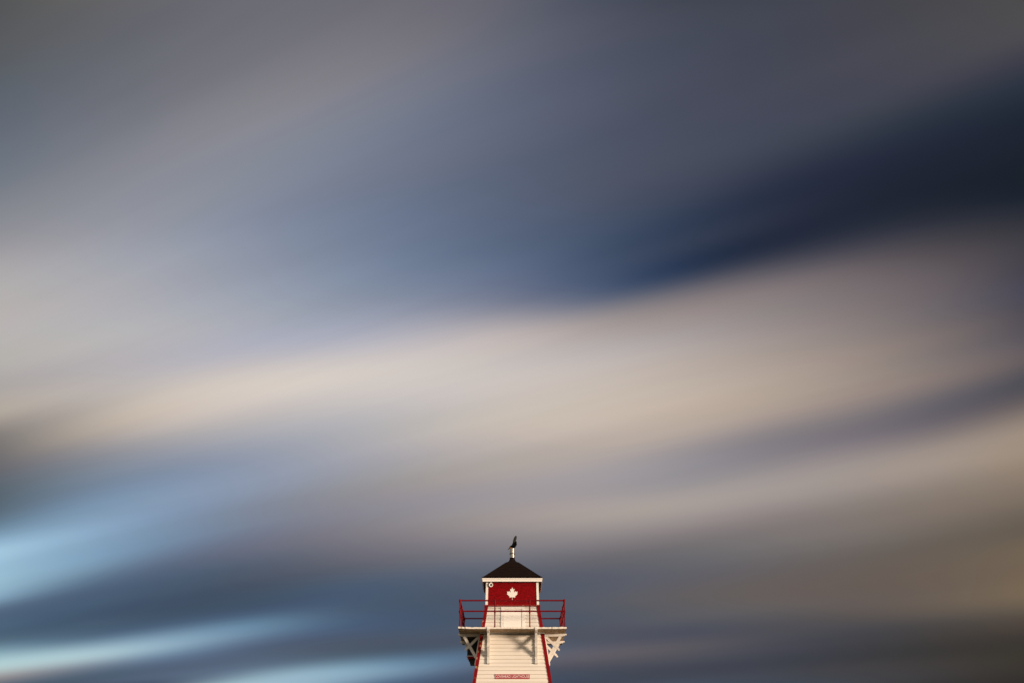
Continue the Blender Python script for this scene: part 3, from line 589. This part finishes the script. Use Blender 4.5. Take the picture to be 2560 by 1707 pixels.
# closed cabinet hung on the left face under the gallery
bm = bmesh.new()
box(bm, -1.60, -hw(5.75) + .02, -.42, .42, 5.112 + B, 5.715 + B, .008)
cab = link('wall_cabinet', bm, M_dark, lh)
cab["label"] = "dark cabinet hung under the gallery"
bm = bmesh.new(); box(bm, -1.615, -hw(5.10) + .02, -.45, .45, 5.088 + B, 5.110 + B, .004)
link('sill', bm, M_trim, cab)
bm = bmesh.new()
prism(bm, [(-1.585, 5.086), (-1.565, 5.015), (-hw(5.015) + .03, 5.015), (-hw(5.086) + .03, 5.086)], lambda a, b, t: (a, t, b + B), -.42, .42)
link('apron', bm, M_red, cab)
bm = bmesh.new()
prism(bm, [(-1.53, 5.013), (-1.525, 4.94), (-1.50, 4.86), (-hw(4.86) + .03, 4.86), (-hw(5.013) + .03, 5.013)], lambda a, b, t: (a, t, b + B), -.34, .34)
link('corbel', bm, M_dark, cab)

# ------------------------------------------------------------------ sign on the front face
sg = thing('sign', 'narrow red board with white capital letters screwed to the clapboards', 'sign', (AX + .0, AY - hw(4.29) + .012, 4.29 + B))
sg.rotation_euler = (-SLOPE, 0, 0)
bm = bmesh.new(); box(bm, -.598, .598, -.018, -.001, -.076, .076, .003)
board = link('sign_board', bm, M_sign, sg)
cu = bpy.data.curves.new('lettering', 'FONT')
cu.body = "COVEHEAD LIGHTHOUSE"
cu.align_x = 'CENTER'; cu.align_y = 'CENTER'
cu.size = .145; cu.offset = .0002; cu.extrude = .0015; cu.space_character = 1.02
tmp = bpy.data.objects.new('lettering', cu); col.objects.link(tmp)
bpy.context.view_layer.update()
me = bpy.data.meshes.new_from_object(tmp.evaluated_get(bpy.context.evaluated_depsgraph_get()))
bpy.data.objects.remove(tmp)
xs = [q.co.x for q in me.vertices]; ys = [q.co.y for q in me.vertices]
sx = 1.165 / (max(xs) - min(xs)); sz = .100 / (max(ys) - min(ys)); mx_, my_ = (max(xs) + min(xs)) / 2, (max(ys) + min(ys)) / 2
for q in me.vertices:
    q.co = Vector(((q.co.x - mx_) * sx, -.0205 - q.co.z, (q.co.y - my_) * sz))
me.materials.append(M_letter)
lt = bpy.data.objects.new('lettering', me); col.objects.link(lt); lt.parent = board

# ------------------------------------------------------------------ camera under the eaves
sc_ = thing('security_camera', 'small round white security camera under the left end of the eaves', 'camera', (AX - .765, AY - lw(7.5), 7.495 + B))
bm = bmesh.new()
def ylathe(bm, prof, seg=28):
    rings = []
    for r, yy in prof:
        rings.append([bm.verts.new((r * math.cos(2 * math.pi * i / seg), yy, r * math.sin(2 * math.pi * i / seg))) for i in range(seg)])
    for a, b in zip(rings, rings[1:]):
        for i in range(seg): bm.faces.new((a[i], a[(i + 1) % seg], b[(i + 1) % seg], b[i]))
    bm.faces.new(rings[0]); bm.faces.new(rings[-1][::-1])
ylathe(bm, [(.055, .02), (.060, -.004), (.068, -.03), (.075, -.055), (.075, -.066), (.062, -.070), (.040, -.058), (.040, -.050)])
hs = link('housing', bm, M_clean, sc_)
bm = bmesh.new()
ylathe(bm, [(.039, -.049), (.039, -.053), (.036, -.056), (.010, -.057)])
link('lens', bm, M_lens, hs)
bm = bmesh.new(); box(bm, -.03, .03, -.05, .01, .060, .115, .004)
link('mount', bm, M_clean, sc_)

# ------------------------------------------------------------------ bird on the pipe
def skin(name, chain, mat, parent, sub=2):
    """chain: list of branches; each branch is a list of (x, y, z, rx, ry); branches start from vertex index given first"""
    me = bpy.data.meshes.new(name)
    verts, edges, rad = [], [], []
    for start, pts in chain:
        prev = start
        for (x_, y_, z_, rx, ry) in pts:
            verts.append((x_, y_, z_)); rad.append((rx, ry))
            if prev is not None: edges.append((prev, len(verts) - 1))
            prev = len(verts) - 1
    me.from_pydata(verts, edges, [])
    o = bpy.data.objects.new(name, me); col.objects.link(o)
    md = o.modifiers.new('skin', 'SKIN'); md.use_smooth_shade = True
    for vd, rr in zip(me.skin_vertices[0].data, rad): vd.radius = rr
    me.skin_vertices[0].data[0].use_root = True
    ms = o.modifiers.new('sub', 'SUBSURF'); ms.levels = sub; ms.render_levels = sub
    bpy.context.view_layer.update()
    m2 = bpy.data.meshes.new_from_object(o.evaluated_get(bpy.context.evaluated_depsgraph_get()))
    bpy.data.objects.remove(o)
    m2.name = name
    for p in m2.polygons: p.use_smooth = True
    m2.materials.clear(); m2.materials.append(mat)
    o = bpy.data.objects.new(name, m2); col.objects.link(o); o.parent = parent
    return o
M_feather = paint('black_feathers', (.004, .004, .0045), (.002, .002, .0025), .9, 30.0, .6, .1, 120, None, (1, 1, 1), .03)
M_wing = paint('grey_brown_wing_feathers', (.034, .036, .031), (.016, .016, .015), .85, 22.0, .7, .2, 90, None, (1, 1, .4), .05)
M_bill = paint('yellow_grey_bill', (.06, .05, .012), (.025, .025, .01), .5, 30.0, .6, .05, 60)
M_face = paint('orange_throat_skin', (.55, .22, .02), (.40, .13, .01), .55, 30.0, .5, .05, 60)
M_eye = paint('dark_eye', (.01, .01, .01), (.008, .008, .008), .2, 10., .1, 0., 20)
bird = thing('cormorant', 'black cormorant leaning forward on the pipe, head down and wings raised', 'bird', (AX, AY, 9.038 + B))
body = skin('body', [(None, [(.062, 0, .130, .070, .066), (.030, 0, .070, .064, .062), (.010, 0, .030, .046, .046)]),
                     (0, [(.086, 0, .180, .062, .060), (.104, .0, .226, .052, .050), (.114, .0, .262, .036, .034), (.116, .0, .280, .018, .018)]),
                     (1, [(-.012, -.004, .094, .054, .050), (-.040, -.010, .068, .044, .042), (-.062, -.014, .044, .038, .036), (-.082, -.016, .022, .028, .028), (-.098, -.017, .002, .015, .015)])], M_feather, bird)
skin('bill', [(None, [(-.092, -.017, .008, .020, .018), (-.114, -.019, -.020, .017, .015), (-.134, -.021, -.042, .012, .011), (-.146, -.021, -.056, .006, .006)])], M_bill, bird)
bm = bmesh.new()
bmesh.ops.create_uvsphere(bm, u_segments=16, v_segments=10, radius=1, matrix=Matrix.Translation((-.070, -.046, .016)) @ Matrix.Rotation(R(40), 4, 'Y') @ Matrix.Diagonal((.024, .011, .014, 1)))
link('throat_patch', bm, M_face, bird, True)
bm = bmesh.new()
bmesh.ops.create_uvsphere(bm, u_segments=10, v_segments=8, radius=.0045, matrix=Matrix.Translation((-.084, -.0460, .038)))
link('eye', bm, M_eye, bird, True)
def loft(name, st, mat, parent):   # flat blade: stations of (x, y, z, half width in the x-z plane, half thickness)
    bm = bmesh.new(); rings = []; seg = 14
    for i, (x_, y_, z_, a_, b_) in enumerate(st):
        p0, p1 = st[max(i - 1, 0)], st[min(i + 1, len(st) - 1)]
        tx, tz = p1[0] - p0[0], p1[2] - p0[2]; L_ = math.hypot(tx, tz); nx, nz = tz / L_, -tx / L_
        rings.append([bm.verts.new((x_ + nx * a_ * math.cos(2 * math.pi * k / seg), y_ + b_ * math.sin(2 * math.pi * k / seg), z_ + nz * a_ * math.cos(2 * math.pi * k / seg))) for k in range(seg)])
    for a, b in zip(rings, rings[1:]):
        for i in range(seg): bm.faces.new((a[i], a[(i + 1) % seg], b[(i + 1) % seg], b[i]))
    bm.faces.new(rings[0]); bm.faces.new(rings[-1][::-1])
    return link(name, bm, mat, parent, True)
for sy in (-1, 1):                 # both wings lifted together over the back, seen edge on
    loft('wing', [(.030, sy * .030, .180, .012, .006), (.046, sy * .040, .225, .030, .012), (.064, sy * .046, .275, .039, .012), (.082, sy * .048, .330, .044, .010), (.098, sy * .047, .380, .043, .009), (.110, sy * .045, .420, .038, .007), (.119, sy * .043, .450, .028, .005), (.124, sy * .042, .470, .012, .003)], M_wing, bird)
for sy in (-1, 1):
    bm = bmesh.new()
    tube(bm, (.012, sy * .028, .050), (.004, sy * .034, .008), .009, 8, .006)
    for an in (-35, 0, 35):
        dx_, dy_ = -math.cos(R(an)) * .055, math.sin(R(an)) * .04
        tube(bm, (.008, sy * .034, .008), (.008 + dx_, sy * .034 + dy_, .004), .006, 6, .003)
    link('foot', bm, M_feather, bird)

bird.scale = (1.14, 1.12, 1.0)

# ------------------------------------------------------------------ ground
bm = bmesh.new()
gs = [-9000, -3000, -900, -300, -120, -60, -36, -20, -10, 0, 10, 20, 30, 38, 44, 52, 64, 80, 110, 180, 400, 1200, 4000, 9000]
vg = [[bm.verts.new((x_, y_, (0 if abs(x_) > 400 or abs(y_) > 400 else random.uniform(-.12, .02)) if math.hypot(x_ - AX, y_ - AY) > 6 else -.02)) for x_ in gs] for y_ in gs]
for j in range(len(gs) - 1):
    for i in range(len(gs) - 1): bm.faces.new((vg[j][i], vg[j][i + 1], vg[j + 1][i + 1], vg[j + 1][i]))
M_ground = paint('sandy_grass', (.085, .085, .035), (.24, .19, .12), .9, .35, .9, .5, 6.0)
gr = link('ground', bm, M_ground)
gr["kind"] = "structure"; gr["label"] = "flat sandy dune grass around the lighthouse"
